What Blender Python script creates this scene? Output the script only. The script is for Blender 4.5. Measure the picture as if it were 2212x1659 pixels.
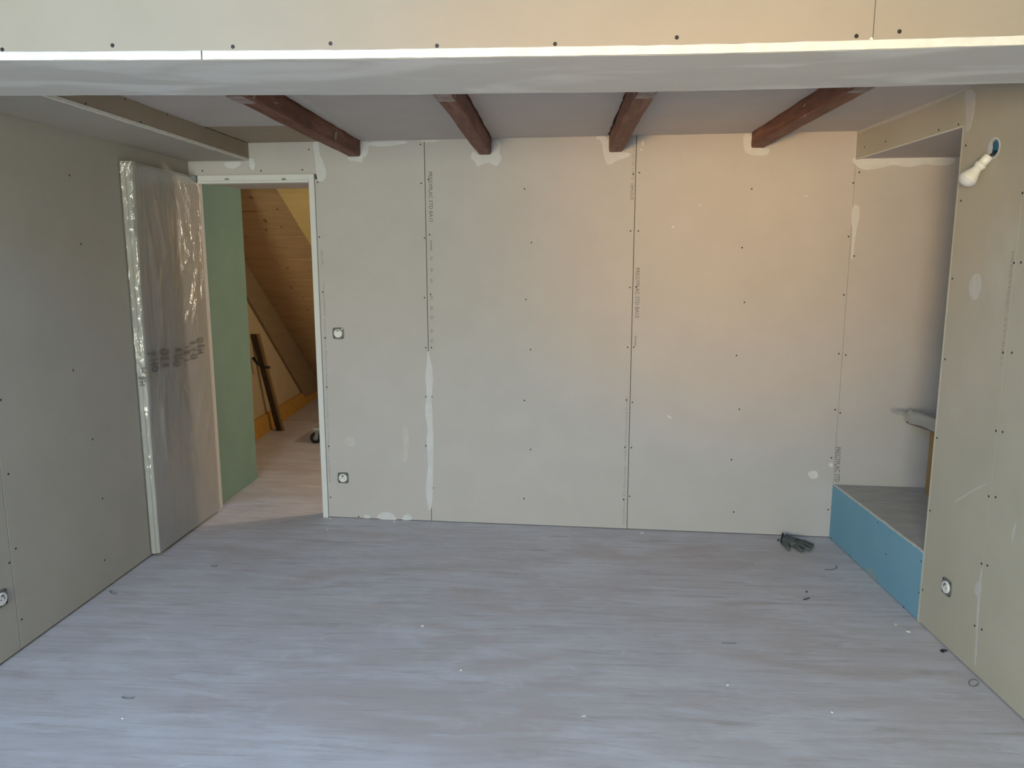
import bpy, bmesh, math, random
from mathutils import Vector, Matrix

for _o in list(bpy.data.objects):
    bpy.data.objects.remove(_o)
SC = bpy.context.scene
COL = SC.collection
RND = random.Random(7)

# ------------------------------------------------------------------ camera
W, H = 2212, 1659
FPX, YAW, PITCH, ROLL, CAMH = 1632.12, 0.0610, -0.1637, -0.0012, 1.6053
_f = Vector((-math.sin(YAW) * math.cos(PITCH), math.cos(YAW) * math.cos(PITCH), math.sin(PITCH)))
_r = Vector((math.cos(YAW), math.sin(YAW), 0))
_u = _r.cross(_f)
CR = _r * math.cos(ROLL) + _u * math.sin(ROLL)
CU = -_r * math.sin(ROLL) + _u * math.cos(ROLL)
CF = _f
CO = Vector((0, 0, CAMH))
cam = bpy.data.cameras.new('camera')
cam.sensor_width = 36.0
cam.lens = FPX * 36.0 / W
cam.clip_start = 0.05
cam_o = bpy.data.objects.new('camera', cam)
COL.objects.link(cam_o)
M = Matrix((CR, CU, -CF)).transposed().to_4x4()
M.translation = CO
cam_o.matrix_world = M
SC.camera = cam_o

# ------------------------------------------------------------------ world, lights, exposure
YB = -3.20                      # rear wall with the window
wd = bpy.data.worlds.new('sky')
SC.world = wd
wd.use_nodes = True
wd.node_tree.nodes['Background'].inputs[0].default_value = (0.16, 0.38, 1.0, 1)
wd.node_tree.nodes['Background'].inputs[1].default_value = 5.0
SC.view_settings.view_transform = 'Standard'
SC.view_settings.look = 'None'
SC.view_settings.exposure = 0.0
SC.view_settings.gamma = 1.0
SC.view_settings.use_curve_mapping = False


def area(name, loc, target, sx, sy, power, color, spread=180):
    l = bpy.data.lights.new(name, 'AREA')
    l.shape = 'RECTANGLE'
    l.size, l.size_y = sx, sy
    l.energy = power
    l.color = color
    l.spread = math.radians(spread)
    o = bpy.data.objects.new(name, l)
    COL.objects.link(o)
    o.location = loc
    d = Vector(target) - Vector(loc)
    o.rotation_euler = d.to_track_quat('-Z', 'Y').to_euler()
    return o


# daylight: a window in the rear wall (neutral light, and warm light bounced up off the sunny ground outside)
# and a roof window above the viewer that looks at the blue sky
area('window_daylight', (-1.20, YB + .06, 1.45), (-0.1, 4.4, 1.30), 1.5, 1.25, 205, (1.0, 0.985, 0.66))
area('window_ground_bounce', (-1.35, YB + .08, 1.25), (1.05, 4.35, 1.95), 0.9, 0.5, 3.6, (1.0, 0.48, 0.06), 22)
area('roof_window_skylight', (-1.15, 0.15, 2.90), (-1.05, 0.40, 0.0), 1.1, 1.3, 38, (0.14, 0.51, 1.0))


def point(name, loc, power, color, radius=0.06):
    l = bpy.data.lights.new(name, 'POINT')
    l.energy = power
    l.color = color
    l.shadow_soft_size = radius
    o = bpy.data.objects.new(name, l)
    COL.objects.link(o)
    o.location = loc
    return o


point('attic_lamp', (0.2, 5.35, 1.75), 47, (1.0, 0.85, 0.64), 0.07)

# ------------------------------------------------------------------ planes of the room
Y0, TB = 4.406, -0.059          # back wall: y = Y0 + TB*x
XR, TR = 1.599, -0.0326         # right wall: x = XR + TR*(y-4)
XL, TL = -2.213, 0.0017         # left wall
ZC = 2.2794                     # ceiling


def ray(px):
    return (CF + CR * ((px[0] - W / 2) / FPX) - CU * ((px[1] - H / 2) / FPX))


def hit(px, n, d0):
    n = Vector(n)
    d = ray(px)
    return CO + d * ((d0 - n.dot(CO)) / n.dot(d))


def on_floor(p, z=0.0): return hit(p, (0, 0, 1), z)
def on_back(p, off=0.0): return hit(p, (-TB, 1, 0), Y0 - off)
def on_right(p, off=0.0): return hit(p, (1, -TR, 0), XR - 4 * TR - off)
def on_left(p, off=0.0): return hit(p, (1, -TL, 0), XL - 4 * TL + off)
def on_y(p, y): return hit(p, (0, 1, 0), y)
def on_x(p, x): return hit(p, (1, 0, 0), x)
def yb(x): return Y0 + TB * x
def xr(y): return XR + TR * (y - 4)
def xl(y): return XL + TL * (y - 4)


N_BACK = Vector((TB, -1, 0)).normalized()
N_RIGHT = Vector((-1, TR, 0)).normalized()
N_LEFT = Vector((1, -TL, 0)).normalized()

# ------------------------------------------------------------------ materials
MATS = {}


def mat(name, c1, c2=None, scale=6.0, rough=0.75, bump=0.0, bscale=60.0, stretch=(1, 1, 1), spec=0.3,
        c3=None, scale3=1.2, w3=(0.5, 0.7), detail=6.0):
    m = bpy.data.materials.new(name)
    m.use_nodes = True
    nt = m.node_tree
    b = nt.nodes['Principled BSDF']
    b.inputs['Roughness'].default_value = rough
    b.inputs['Specular IOR Level'].default_value = spec
    c1 = (*c1, 1)
    if c2 is None:
        b.inputs['Base Color'].default_value = c1
    tc = nt.nodes.new('ShaderNodeTexCoord')
    mp = nt.nodes.new('ShaderNodeMapping')
    mp.inputs['Scale'].default_value = stretch
    nt.links.new(tc.outputs['Object'], mp.inputs[0])
    col = None
    if c2 is not None:
        n = nt.nodes.new('ShaderNodeTexNoise')
        n.inputs['Scale'].default_value = scale
        n.inputs['Detail'].default_value = detail
        n.inputs['Roughness'].default_value = 0.6
        nt.links.new(mp.outputs[0], n.inputs['Vector'])
        r = nt.nodes.new('ShaderNodeValToRGB')
        r.color_ramp.elements[0].position = 0.35
        r.color_ramp.elements[0].color = c1
        r.color_ramp.elements[1].position = 0.68
        r.color_ramp.elements[1].color = (*c2, 1)
        nt.links.new(n.outputs['Fac'], r.inputs[0])
        col = r.outputs[0]
        if c3 is not None:
            n3 = nt.nodes.new('ShaderNodeTexNoise')
            n3.inputs['Scale'].default_value = scale3
            n3.inputs['Detail'].default_value = 5
            n3.inputs['Distortion'].default_value = 0.6
            nt.links.new(mp.outputs[0], n3.inputs['Vector'])
            r3 = nt.nodes.new('ShaderNodeValToRGB')
            r3.color_ramp.elements[0].position = w3[0]
            r3.color_ramp.elements[0].color = (0, 0, 0, 1)
            r3.color_ramp.elements[1].position = w3[1]
            r3.color_ramp.elements[1].color = (1, 1, 1, 1)
            nt.links.new(n3.outputs['Fac'], r3.inputs[0])
            mx = nt.nodes.new('ShaderNodeMixRGB')
            mx.inputs['Color2'].default_value = (*c3, 1)
            nt.links.new(r3.outputs[0], mx.inputs['Fac'])
            nt.links.new(col, mx.inputs['Color1'])
            col = mx.outputs[0]
        nt.links.new(col, b.inputs['Base Color'])
    if bump > 0:
        nb = nt.nodes.new('ShaderNodeTexNoise')
        nb.inputs['Scale'].default_value = bscale
        nb.inputs['Detail'].default_value = 4
        nt.links.new(mp.outputs[0], nb.inputs['Vector'])
        bp = nt.nodes.new('ShaderNodeBump')
        bp.inputs['Strength'].default_value = bump
        bp.inputs['Distance'].default_value = 0.004
        nt.links.new(nb.outputs['Fac'], bp.inputs['Height'])
        nt.links.new(bp.outputs[0], b.inputs['Normal'])
    MATS[name] = m
    return m


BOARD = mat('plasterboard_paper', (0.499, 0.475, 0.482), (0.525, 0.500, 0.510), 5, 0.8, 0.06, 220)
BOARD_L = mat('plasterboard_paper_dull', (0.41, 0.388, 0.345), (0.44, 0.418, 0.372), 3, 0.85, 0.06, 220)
BOARD_R = mat('plasterboard_paper_ochre', (0.46, 0.43, 0.36), (0.50, 0.465, 0.395), 3, 0.8, 0.06, 220,
              c3=(0.53, 0.51, 0.46), scale3=2.2, w3=(0.60, 0.78))
BOARD_BARE = mat('plasterboard_bare', (0.34, 0.28, 0.21), (0.38, 0.31, 0.24), 5, 0.85)
BOARD_CEIL = mat('plasterboard_ceiling', (0.516, 0.474, 0.463), (0.552, 0.510, 0.500), 4, 0.8, 0.05, 200,
                 c3=(0.50, 0.48, 0.46), scale3=1.6, w3=(0.55, 0.75))
BOARD_FACE = mat('plasterboard_cream', (0.352, 0.307, 0.251), (0.378, 0.328, 0.270), 3, 0.8, 0.05, 200)
SOFFIT = mat('skimmed_soffit', (0.560, 0.554, 0.552), (0.594, 0.588, 0.586), 5, 0.75, 0.06, 120,
             c3=(0.70, 0.70, 0.71), scale3=3.4, w3=(0.50, 0.62), stretch=(0.6, 1.6, 1))
GYPSUM = mat('gypsum_core', (0.80, 0.78, 0.73), (0.70, 0.68, 0.63), 30, 0.9, 0.35, 90)
FILLER = mat('joint_filler', (0.60, 0.605, 0.64), (0.67, 0.675, 0.71), 14, 0.8, 0.25, 40)
SMEAR = mat('filler_smear', (0.53, 0.51, 0.49), (0.58, 0.565, 0.55), 25, 0.85)
DUST = mat('plaster_dust', (0.66, 0.65, 0.63), (0.74, 0.73, 0.71), 20, 0.9)
DARK = mat('dark_void', (0.035, 0.032, 0.03))
STUD = mat('stud_backing', (0.10, 0.09, 0.08))
SCREW = mat('screw_head', (0.025, 0.023, 0.022), rough=0.45)
INK = mat('stamp_ink', (0.12, 0.115, 0.115), (0.17, 0.165, 0.16), 60, 0.9)
INK_F = mat('faded_ink', (0.29, 0.275, 0.26), (0.36, 0.34, 0.32), 60, 0.9)
INK_D = mat('film_print_ink', (0.15, 0.14, 0.13), (0.27, 0.255, 0.24), 26, 0.7)
BLUEB = mat('blue_board', (0.182, 0.372, 0.514), (0.203, 0.402, 0.546), 4, 0.75, 0.05, 200)
GREENB = mat('green_board', (0.21, 0.33, 0.29), (0.235, 0.36, 0.315), 3, 0.8)
BEAMW = mat('stained_beam', (0.125, 0.046, 0.029), (0.21, 0.085, 0.056), 7, 0.6, 0.4, 30, stretch=(6, 0.8, 6),
            c3=(0.27, 0.125, 0.085), scale3=2.5, w3=(0.52, 0.72))
SMEARB = mat('beam_plaster_smear', (0.27, 0.20, 0.18), (0.40, 0.34, 0.32), 30, 0.9)
WHITE = mat('white_frame_paint', (0.66, 0.67, 0.69), (0.70, 0.71, 0.73), 8, 0.45)
LEAFW = mat('door_leaf_primer', (0.46, 0.455, 0.44), (0.50, 0.495, 0.48), 4, 0.5)
PLASTIC = mat('white_plastic', (0.80, 0.80, 0.79), rough=0.35, spec=0.5)
DOME = mat('frosted_dome', (0.66, 0.66, 0.72), rough=0.3, spec=0.5)
GREYP = mat('grey_metal_plate', (0.13, 0.135, 0.14), (0.22, 0.225, 0.23), 50, 0.5)
BLUEP = mat('blue_box_plastic', (0.05, 0.18, 0.32), rough=0.4)
WIREB = mat('black_wire', (0.02, 0.02, 0.022), rough=0.5)
WIREG = mat('grey_wire', (0.20, 0.20, 0.20), rough=0.5)
GLOVE = mat('glove_knit', (0.095, 0.105, 0.108), (0.145, 0.158, 0.162), 60, 0.9, 0.5, 260)
PINE = mat('pine_cladding', (0.432, 0.267, 0.128), (0.516, 0.332, 0.173), 5, 0.55, 0.1, 60, stretch=(0.7, 8, 8))
PINE_LIT = mat('lit_pine', (0.62, 0.43, 0.17), (0.68, 0.48, 0.21), 5, 0.6, stretch=(1, 6, 6))  # pine made paler and yellower, the light falling on it painted in
KNOT = mat('pine_knot', (0.24, 0.13, 0.06))
RAFTER = mat('rafter_wood', (0.27, 0.19, 0.11), (0.32, 0.23, 0.135), 5, 0.7, stretch=(5, 1, 5))
OSB = mat('yellow_panel_edge', (0.50, 0.27, 0.055), (0.60, 0.34, 0.085), 18, 0.8, 0.3, 50)
BEIGEW = mat('beige_attic_board', (0.52, 0.42, 0.26), (0.56, 0.455, 0.29), 4, 0.8)
WOODD = mat('dark_brown_wood', (0.05, 0.032, 0.02), (0.075, 0.048, 0.03), 20, 0.6)
WOODM = mat('mid_brown_wood', (0.26, 0.17, 0.08), (0.31, 0.205, 0.10), 12, 0.6)
WOODT = mat('table_wood', (0.33, 0.20, 0.08), (0.40, 0.25, 0.11), 14, 0.6, stretch=(6, 6, 0.6))
PLATF = mat('platform_boarding', (0.44, 0.44, 0.425), (0.54, 0.545, 0.54), 7, 0.8, 0.15, 60, stretch=(1.2, 3, 1))


def floor_material():
    m = bpy.data.materials.new('dusty_timber_floor')
    m.use_nodes = True
    nt = m.node_tree
    L = nt.links.new
    b = nt.nodes['Principled BSDF']
    b.inputs['Roughness'].default_value = 0.62
    b.inputs['Specular IOR Level'].default_value = 0.3
    tc = nt.nodes.new('ShaderNodeTexCoord')

    def noise(scale, stretch, detail=6, rough=0.6, dist=0.0, loc=(0, 0, 0)):
        mp = nt.nodes.new('ShaderNodeMapping')
        mp.inputs['Scale'].default_value = stretch
        mp.inputs['Location'].default_value = loc
        mp.inputs['Rotation'].default_value = (0, 0, 0.06)
        L(tc.outputs['Object'], mp.inputs[0])
        n = nt.nodes.new('ShaderNodeTexNoise')
        n.inputs['Scale'].default_value = scale
        n.inputs['Detail'].default_value = detail
        n.inputs['Roughness'].default_value = rough
        n.inputs['Distortion'].default_value = dist
        L(mp.outputs[0], n.inputs['Vector'])
        return n.outputs['Fac']

    def ramp(v, a, bb):
        r = nt.nodes.new('ShaderNodeMapRange')
        r.inputs['From Min'].default_value = a
        r.inputs['From Max'].default_value = bb
        L(v, r.inputs['Value'])
        return r.outputs[0]

    def mix(c1, c2, f):
        x = nt.nodes.new('ShaderNodeMixRGB')
        for s, c in ((x.inputs['Color1'], c1), (x.inputs['Color2'], c2)):
            if isinstance(c, tuple):
                s.default_value = (*c, 1)
            else:
                L(c, s)
        L(f, x.inputs['Fac'])
        return x.outputs[0]

    base = mix((0.550, 0.530, 0.565), (0.615, 0.605, 0.655), ramp(noise(1.6, (1, 1, 1)), 0.35, 0.65))
    c = mix(base, (0.650, 0.650, 0.705), ramp(noise(2.6, (0.9, 1.4, 1), dist=0.7, loc=(3, 1, 0)), 0.48, 0.70))
    c = mix(c, (0.53, 0.475, 0.48), ramp(noise(1.1, (0.8, 2.2, 1), 4, 0.6, 0.8, loc=(5, 8, 0)), 0.50, 0.66))
    c = mix(c, (0.50, 0.475, 0.495), ramp(noise(6.0, (0.40, 5, 1), 8, 0.72, 0.4, loc=(2, 5, 0)), 0.46, 0.68))
    c = mix(c, (0.67, 0.675, 0.735), ramp(noise(3.2, (0.55, 2.6, 1), 8, 0.72, 0.9, loc=(6, 1, 0)), 0.52, 0.72))
    c = mix(c, (0.44, 0.405, 0.415), ramp(noise(3.0, (0.8, 6, 1), 8, 0.72, 0.5, loc=(7, 2, 0)), 0.54, 0.70))
    c = mix(c, (0.377, 0.341, 0.355), ramp(noise(6.0, (0.5, 14, 1), 8, 0.75, loc=(1, 9, 0)), 0.58, 0.70))
    c = mix(c, (0.720, 0.720, 0.720), ramp(noise(5.0, (0.35, 26, 1), 6, 0.6, loc=(4, 4, 0)), 0.70, 0.76))
    c = mix(c, (0.720, 0.720, 0.720), ramp(noise(9.0, (1, 1, 1), 4, 0.6, 1.2, loc=(9, 0, 0)), 0.68, 0.80))
    L(c, b.inputs['Base Color'])
    bp = nt.nodes.new('ShaderNodeBump')
    bp.inputs['Strength'].default_value = 0.2
    bp.inputs['Distance'].default_value = 0.003
    L(noise(4.0, (0.8, 10, 1), 8, 0.7), bp.inputs['Height'])
    L(bp.outputs[0], b.inputs['Normal'])
    return m


FLOORM = floor_material()


def film_material(name='clear_film', opacity=0.30):
    m = bpy.data.materials.new(name)
    m.use_nodes = True
    nt = m.node_tree
    L = nt.links.new
    nt.nodes.remove(nt.nodes['Principled BSDF'])
    out = nt.nodes['Material Output']
    tr = nt.nodes.new('ShaderNodeBsdfTransparent')
    gl = nt.nodes.new('ShaderNodeBsdfGlossy')
    gl.inputs['Roughness'].default_value = 0.16
    gl.inputs['Color'].default_value = (1, 1, 1, 1)
    df = nt.nodes.new('ShaderNodeBsdfDiffuse')
    df.inputs['Color'].default_value = (0.58, 0.58, 0.57, 1)
    tc = nt.nodes.new('ShaderNodeTexCoord')
    mp = nt.nodes.new('ShaderNodeMapping')
    mp.inputs['Scale'].default_value = (3.0, 3.0, 0.9)
    mp.inputs['Rotation'].default_value = (0.35, 0.0, 0.0)
    L(tc.outputs['Object'], mp.inputs[0])
    nz_ = nt.nodes.new('ShaderNodeTexNoise')
    nz_.inputs['Scale'].default_value = 3.2
    nz_.inputs['Detail'].default_value = 5
    nz_.inputs['Distortion'].default_value = 1.6
    L(mp.outputs[0], nz_.inputs['Vector'])
    bmp = nt.nodes.new('ShaderNodeBump')
    bmp.inputs['Strength'].default_value = 0.9
    bmp.inputs['Distance'].default_value = 0.03
    L(nz_.outputs['Fac'], bmp.inputs['Height'])
    L(bmp.outputs[0], gl.inputs['Normal'])
    m1 = nt.nodes.new('ShaderNodeMixShader')
    m1.inputs[0].default_value = opacity
    L(tr.outputs[0], m1.inputs[1])
    L(df.outputs[0], m1.inputs[2])
    m2 = nt.nodes.new('ShaderNodeMixShader')
    fr = nt.nodes.new('ShaderNodeLayerWeight')
    fr.inputs[0].default_value = 0.25
    ml = nt.nodes.new('ShaderNodeMath')
    ml.operation = 'MULTIPLY_ADD'
    ml.inputs[1].default_value = 0.35
    ml.inputs[2].default_value = 0.10
    L(fr.outputs['Fresnel'], ml.inputs[0])
    L(ml.outputs[0], m2.inputs[0])
    L(m1.outputs[0], m2.inputs[1])
    L(gl.outputs[0], m2.inputs[2])
    L(m2.outputs[0], out.inputs['Surface'])
    return m


FILM = film_material()
FILM_T = film_material('milky_film', 0.50)


# ------------------------------------------------------------------ object helpers
def wloc(o):
    v = Vector((0, 0, 0))
    while o is not None:
        v += o.location
        o = o.parent
    return v


def tag(o, label=None, cat=None, group=None, kind=None):
    if label: o['label'] = label
    if cat: o['category'] = cat
    if group: o['group'] = group
    if kind: o['kind'] = kind
    return o


def mk(name, verts, faces, m, parent=None, smooth=False, bevel=0.0, origin=None):
    """one mesh object, vertices given in room coordinates"""
    off = wloc(parent) if parent else Vector((0, 0, 0))
    org = Vector(origin) if origin is not None else off
    me = bpy.data.meshes.new(name)
    me.from_pydata([tuple(Vector(v) - org) for v in verts], [], faces)
    bm = bmesh.new()
    bm.from_mesh(me)
    bmesh.ops.recalc_face_normals(bm, faces=bm.faces)
    if bevel > 0:
        bmesh.ops.bevel(bm, geom=list(bm.edges), offset=bevel, segments=1, affect='EDGES', clamp_overlap=True)
    bm.to_mesh(me)
    bm.free()
    if smooth:
        for p in me.polygons: p.use_smooth = True
    me.materials.append(m)
    o = bpy.data.objects.new(name, me)
    COL.objects.link(o)
    if parent: o.parent = parent
    if origin is not None:
        o.location = org - off
    return o


def empty(name, loc=(0, 0, 0), parent=None):
    o = bpy.data.objects.new(name, None)
    o.empty_display_size = 0.1
    COL.objects.link(o)
    if parent: o.parent = parent
    o.location = Vector(loc) - (wloc(parent) if parent else Vector((0, 0, 0)))
    return o


BOXF = [(0, 3, 2, 1), (4, 5, 6, 7), (0, 1, 5, 4), (1, 2, 6, 5), (2, 3, 7, 6), (3, 0, 4, 7)]


def box(name, a, b, m, parent=None, bevel=0.0, origin=None):
    (x0, y0, z0), (x1, y1, z1) = a, b
    v = [(x0, y0, z0), (x1, y0, z0), (x1, y1, z0), (x0, y1, z0), (x0, y0, z1), (x1, y0, z1), (x1, y1, z1), (x0, y1, z1)]
    return mk(name, v, BOXF, m, parent, bevel=bevel, origin=origin)


def hexa(name, bottom, top, m, parent=None, bevel=0.0, origin=None):
    return mk(name, list(bottom) + list(top), BOXF, m, parent, bevel=bevel, origin=origin)


def prism(name, pts, n, t, m, parent=None, bevel=0.0, smooth=False):
    """flat outline pts (room coordinates) raised by t along n"""
    n = Vector(n)
    k = len(pts)
    v = [Vector(p) for p in pts] + [Vector(p) + n * t for p in pts]
    f = [tuple(range(k - 1, -1, -1)), tuple(range(k, 2 * k))] + [(i, (i + 1) % k, k + (i + 1) % k, k + i) for i in range(k)]
    return mk(name, v, f, m, parent, bevel=bevel, smooth=smooth)


def chaikin(pts, n=2):
    for _ in range(n):
        q = []
        for i in range(len(pts)):
            a, b = pts[i], pts[(i + 1) % len(pts)]
            q.append((a[0] * .75 + b[0] * .25, a[1] * .75 + b[1] * .25))
            q.append((a[0] * .25 + b[0] * .75, a[1] * .25 + b[1] * .75))
        pts = q
    return pts


def jitter(pts, a):
    return [(x + RND.uniform(-a, a), y + RND.uniform(-a, a)) for x, y in pts]


def patch(plane, n, pix, parent, m=None, t=0.0012, jit=0.6, name='filler_patch', it=2):
    pts = jitter(chaikin(pix, it), jit)
    return prism(name, [plane(p) - n * 0.0005 for p in pts], n, t + RND.uniform(0, .0005), m or FILLER, parent)


def tube(name, pts, rad, m, parent=None, seg=8, origin=None, caps=True):
    pts = [Vector(p) for p in pts]
    rads = rad if isinstance(rad, (list, tuple)) else [rad] * len(pts)
    v, f = [], []
    for i, p in enumerate(pts):
        d = (pts[min(i + 1, len(pts) - 1)] - pts[max(i - 1, 0)]).normalized()
        a = d.orthogonal().normalized() if i == 0 else (pa - d * pa.dot(d)).normalized()
        pa = a
        bb = d.cross(a)
        for k in range(seg):
            t = 2 * math.pi * k / seg
            v.append(p + (a * math.cos(t) + bb * math.sin(t)) * rads[i])
    for i in range(len(pts) - 1):
        for k in range(seg):
            f.append((i * seg + k, i * seg + (k + 1) % seg, (i + 1) * seg + (k + 1) % seg, (i + 1) * seg + k))
    if caps:
        f.append(tuple(range(seg - 1, -1, -1)))
        f.append(tuple(range((len(pts) - 1) * seg, len(pts) * seg)))
    return mk(name, v, f, m, parent, smooth=True, origin=origin)


def disc(name, c, n, r, t, m, parent=None, seg=20, inner=None, squash=1.0):
    """a round plate, or a ring when inner is given, raised by t along n"""
    c, n = Vector(c), Vector(n).normalized()
    up = Vector((0, 0, 1)) if abs(n.z) < .9 else Vector((0, 1, 0))
    a = up.cross(n).normalized()
    b = n.cross(a)
    def ringp(rr, h): return [c + (a * math.cos(2 * math.pi * k / seg) + b * math.sin(2 * math.pi * k / seg) * squash) * rr + n * h for k in range(seg)]
    if inner is None:
        v = ringp(r, 0) + ringp(r, t * .7) + ringp(r * .93, t)
        f = [tuple(range(seg - 1, -1, -1)), tuple(range(2 * seg, 3 * seg))]
        for j in range(2):
            f += [(j * seg + k, j * seg + (k + 1) % seg, (j + 1) * seg + (k + 1) % seg, (j + 1) * seg + k) for k in range(seg)]
    else:
        v = ringp(r, 0) + ringp(r, t) + ringp(inner, t) + ringp(inner, 0)
        f = []
        for j in range(4):
            j2 = (j + 1) % 4
            f += [(j * seg + k, j * seg + (k + 1) % seg, j2 * seg + (k + 1) % seg, j2 * seg + k) for k in range(seg)]
    return mk(name, v, f, m, parent)


_screw_me = {}


def screw(c, n, parent, r=0.0045):
    """a countersunk drywall screw head; all share mesh data per wall"""
    key = (tuple(round(x, 3) for x in n), r)
    off = wloc(parent)
    if key not in _screw_me:
        o = disc('screw', off, n, r, 0.0014, SCREW, parent, seg=10)
        _screw_me[key] = o.data
    else:
        o = bpy.data.objects.new('screw', _screw_me[key])
        COL.objects.link(o)
        o.parent = parent
    o.location = Vector(c) - off - Vector(n) * 0.0004
    return o


def text_mesh(body, bold=0.0):
    cu = bpy.data.curves.new('lettering', 'FONT')
    cu.body = body
    cu.resolution_u = 4 if bold else 2
    cu.offset = bold
    o = bpy.data.objects.new('lettering', cu)
    COL.objects.link(o)
    bpy.context.view_layer.update()
    dg = bpy.context.evaluated_depsgraph_get()
    me = bpy.data.meshes.new_from_object(o.evaluated_get(dg))
    bpy.data.objects.remove(o)
    v = [tuple(x.co) for x in me.vertices]
    f = [tuple(p.vertices) for p in me.polygons]
    bpy.data.meshes.remove(me)
    return v, f


def stamp(body, plane, n, p0, p1, hpx, parent, m=INK, lift=0.0009, ppm=364.0, name='stamped_lettering'):
    """flat print from baseline pixel p0 to p1 on a wall plane"""
    v, f = text_mesh(body)
    x0, x1 = min(p[0] for p in v), max(p[0] for p in v)
    A, B = plane(p0), plane(p1)
    U = (B - A)
    V = Vector(n).cross(U.normalized()) * (hpx / ppm / 0.70)
    pts = [A + U * ((p[0] - x0) / (x1 - x0)) + V * p[1] + Vector(n) * lift for p in v]
    return mk(name, pts, f, m, parent)


# ================================================================== THE SETTING
# ---------------------------------------------------------------- floor
fl = mk('floor', [(-3.3, YB, 0), (3.0, YB, 0), (3.0, 9.6, 0), (-3.3, 9.6, 0), (-3.3, YB, -.05), (3.0, YB, -.05), (3.0, 9.6, -.05), (-3.3, 9.6, -.05)],
        BOXF, FLOORM)
tag(fl, 'dusty grey timber floor strewn with plaster crumbs', 'floor', kind='structure')

# ---------------------------------------------------------------- back wall
BT = 0.0125


def B(x, z, off=0.0): return Vector((x, yb(x), z)) + N_BACK * off


def back_board(x0, x1, z0, z1, m=BOARD, parent=None, gap=0.0016):
    a = [B(x0 + gap, z0, -BT), B(x1 - gap, z0, -BT), B(x1 - gap, z0, 0), B(x0 + gap, z0, 0)]
    b = [B(x0 + gap, z1, -BT), B(x1 - gap, z1, -BT), B(x1 - gap, z1, 0), B(x0 + gap, z1, 0)]
    return hexa('plasterboard', a, b, m, parent, bevel=0.0008)


DX0, DX1, DZ = -2.215, -1.4335, 2.100     # outside of the door frame
S1, S2 = -0.7734, 0.4246                  # board joints
core = []


def back_core(x0, x1, z0, z1):
    a = [B(x0, z0, -.085), B(x1, z0, -.085), B(x1, z0, -BT - .001), B(x0, z0, -BT - .001)]
    b = [B(x0, z1, -.085), B(x1, z1, -.085), B(x1, z1, -BT - .001), B(x0, z1, -BT - .001)]
    return a + b


vs, fs = [], []
for r in ((DX1, 2.95, 0, 2.45), (-2.75, DX1, DZ, 2.45)):
    k = len(vs)
    vs += back_core(*r)
    fs += [tuple(i + k for i in q) for q in BOXF]
wb = tag(mk('wall_back', vs, fs, STUD), 'greige plasterboard wall at the far end of the room', 'wall', kind='structure')
back_board(-2.235, -1.412, DZ, ZC + .01, BOARD, wb)
prism('plasterboard', [B(DX1 + .0016, .004), B(S1 - .0016, .004), B(S1 - .0016, ZC + .01), B(-1.4104, ZC + .01), B(-1.4104, DZ - .03), B(DX1 + .0016, DZ - .03)],
      -N_BACK, BT, BOARD, wb, bevel=.0008)
back_board(S1, S2, 0.004, ZC + .01, BOARD, wb)
back_board(S2, 1.5940, 0.004, ZC + .01, BOARD, wb)
back_board(1.5935 - .0016, 2.80, 0.30, 2.20, BOARD, wb)

BACK_SCREWS = [(908, 312), (910, 396), (917, 514), (917, 643), (920, 751), (920, 857), (920, 963), (922, 1052),
               (925, 388), (928, 507), (930, 636), (932, 751), (933, 857), (933, 963), (935, 1054),
               (1133, 408), (1148, 524), (1136, 647), (1146, 755), (1133, 865), (1146, 971), (1132, 1077),
               (1368, 376), (1362, 499), (1361, 621), (1356, 750), (1353, 864), (1350, 966), (1347, 1079),
               (1381, 373), (1379, 499), (1375, 620), (1369, 750), (1366, 869), (1364, 967), (1360, 1072),
               (1624, 408), (1603, 535), (1608, 653), (1591, 768), (1597, 884), (1580, 993), (1585, 1106),
               (1843, 395), (1833, 511), (1823, 637), (1812, 764), (1804, 885), (1796, 989), (1789, 1101),
               (1856, 372), (1845, 503), (1845, 553), (1827, 767), (1815, 892),
               (690, 512), (697, 631), (702, 730), (706, 836), (710, 964), (714, 1074),
               (564, 369), (653, 367), (667, 323), (437, 369), (686, 394), (775, 1116)]
for p in BACK_SCREWS:
    screw(on_back(p), N_BACK, wb)

bp = lambda pix, **k: patch(on_back, N_BACK, pix, wb, **k)
bp([(779, 306), (796, 306), (797, 322), (793, 336), (783, 342), (783, 353), (770, 349), (755, 347), (748, 339), (779, 340)], it=1)
bp([(1061, 303), (1083, 303), (1077, 333), (1086, 338), (1074, 361), (1062, 352), (1046, 352), (1030, 362), (1026, 347), (1016, 343), (1021, 325), (1034, 337), (1061, 335)], it=1)
bp([(1288, 293), (1313, 295), (1315, 330), (1345, 329), (1364, 331), (1356, 341), (1330, 346), (1314, 359), (1305, 340), (1300, 304), (1289, 300)], it=1)
bp([(1604, 290), (1624, 287), (1621, 319), (1656, 320), (1664, 324), (1659, 334), (1640, 337), (1612, 333), (1606, 318)], it=1)
bp([(784, 308), (885, 303), (872, 312), (830, 317), (800, 315)])
bp([(900, 303), (960, 301), (945, 306), (918, 308)])
bp([(674, 306), (689, 306), (691, 335), (700, 352), (706, 378), (698, 394), (683, 388), (681, 340)], it=1)
bp([(924, 752), (929, 775), (935, 800), (936, 830), (931, 860), (935, 900), (936, 960), (935, 1040), (934, 1090), (929, 1107), (922, 1085), (920, 1040), (925, 1000), (921, 960), (924, 920), (917, 890), (923, 850), (918, 815), (922, 785)], it=1)
bp([(813, 1122), (817, 1111), (832, 1105), (847, 1109), (856, 1119), (857, 1124)], it=1)
bp([(866, 1124), (873, 1112), (884, 1110), (893, 1124)], it=1)
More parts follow.
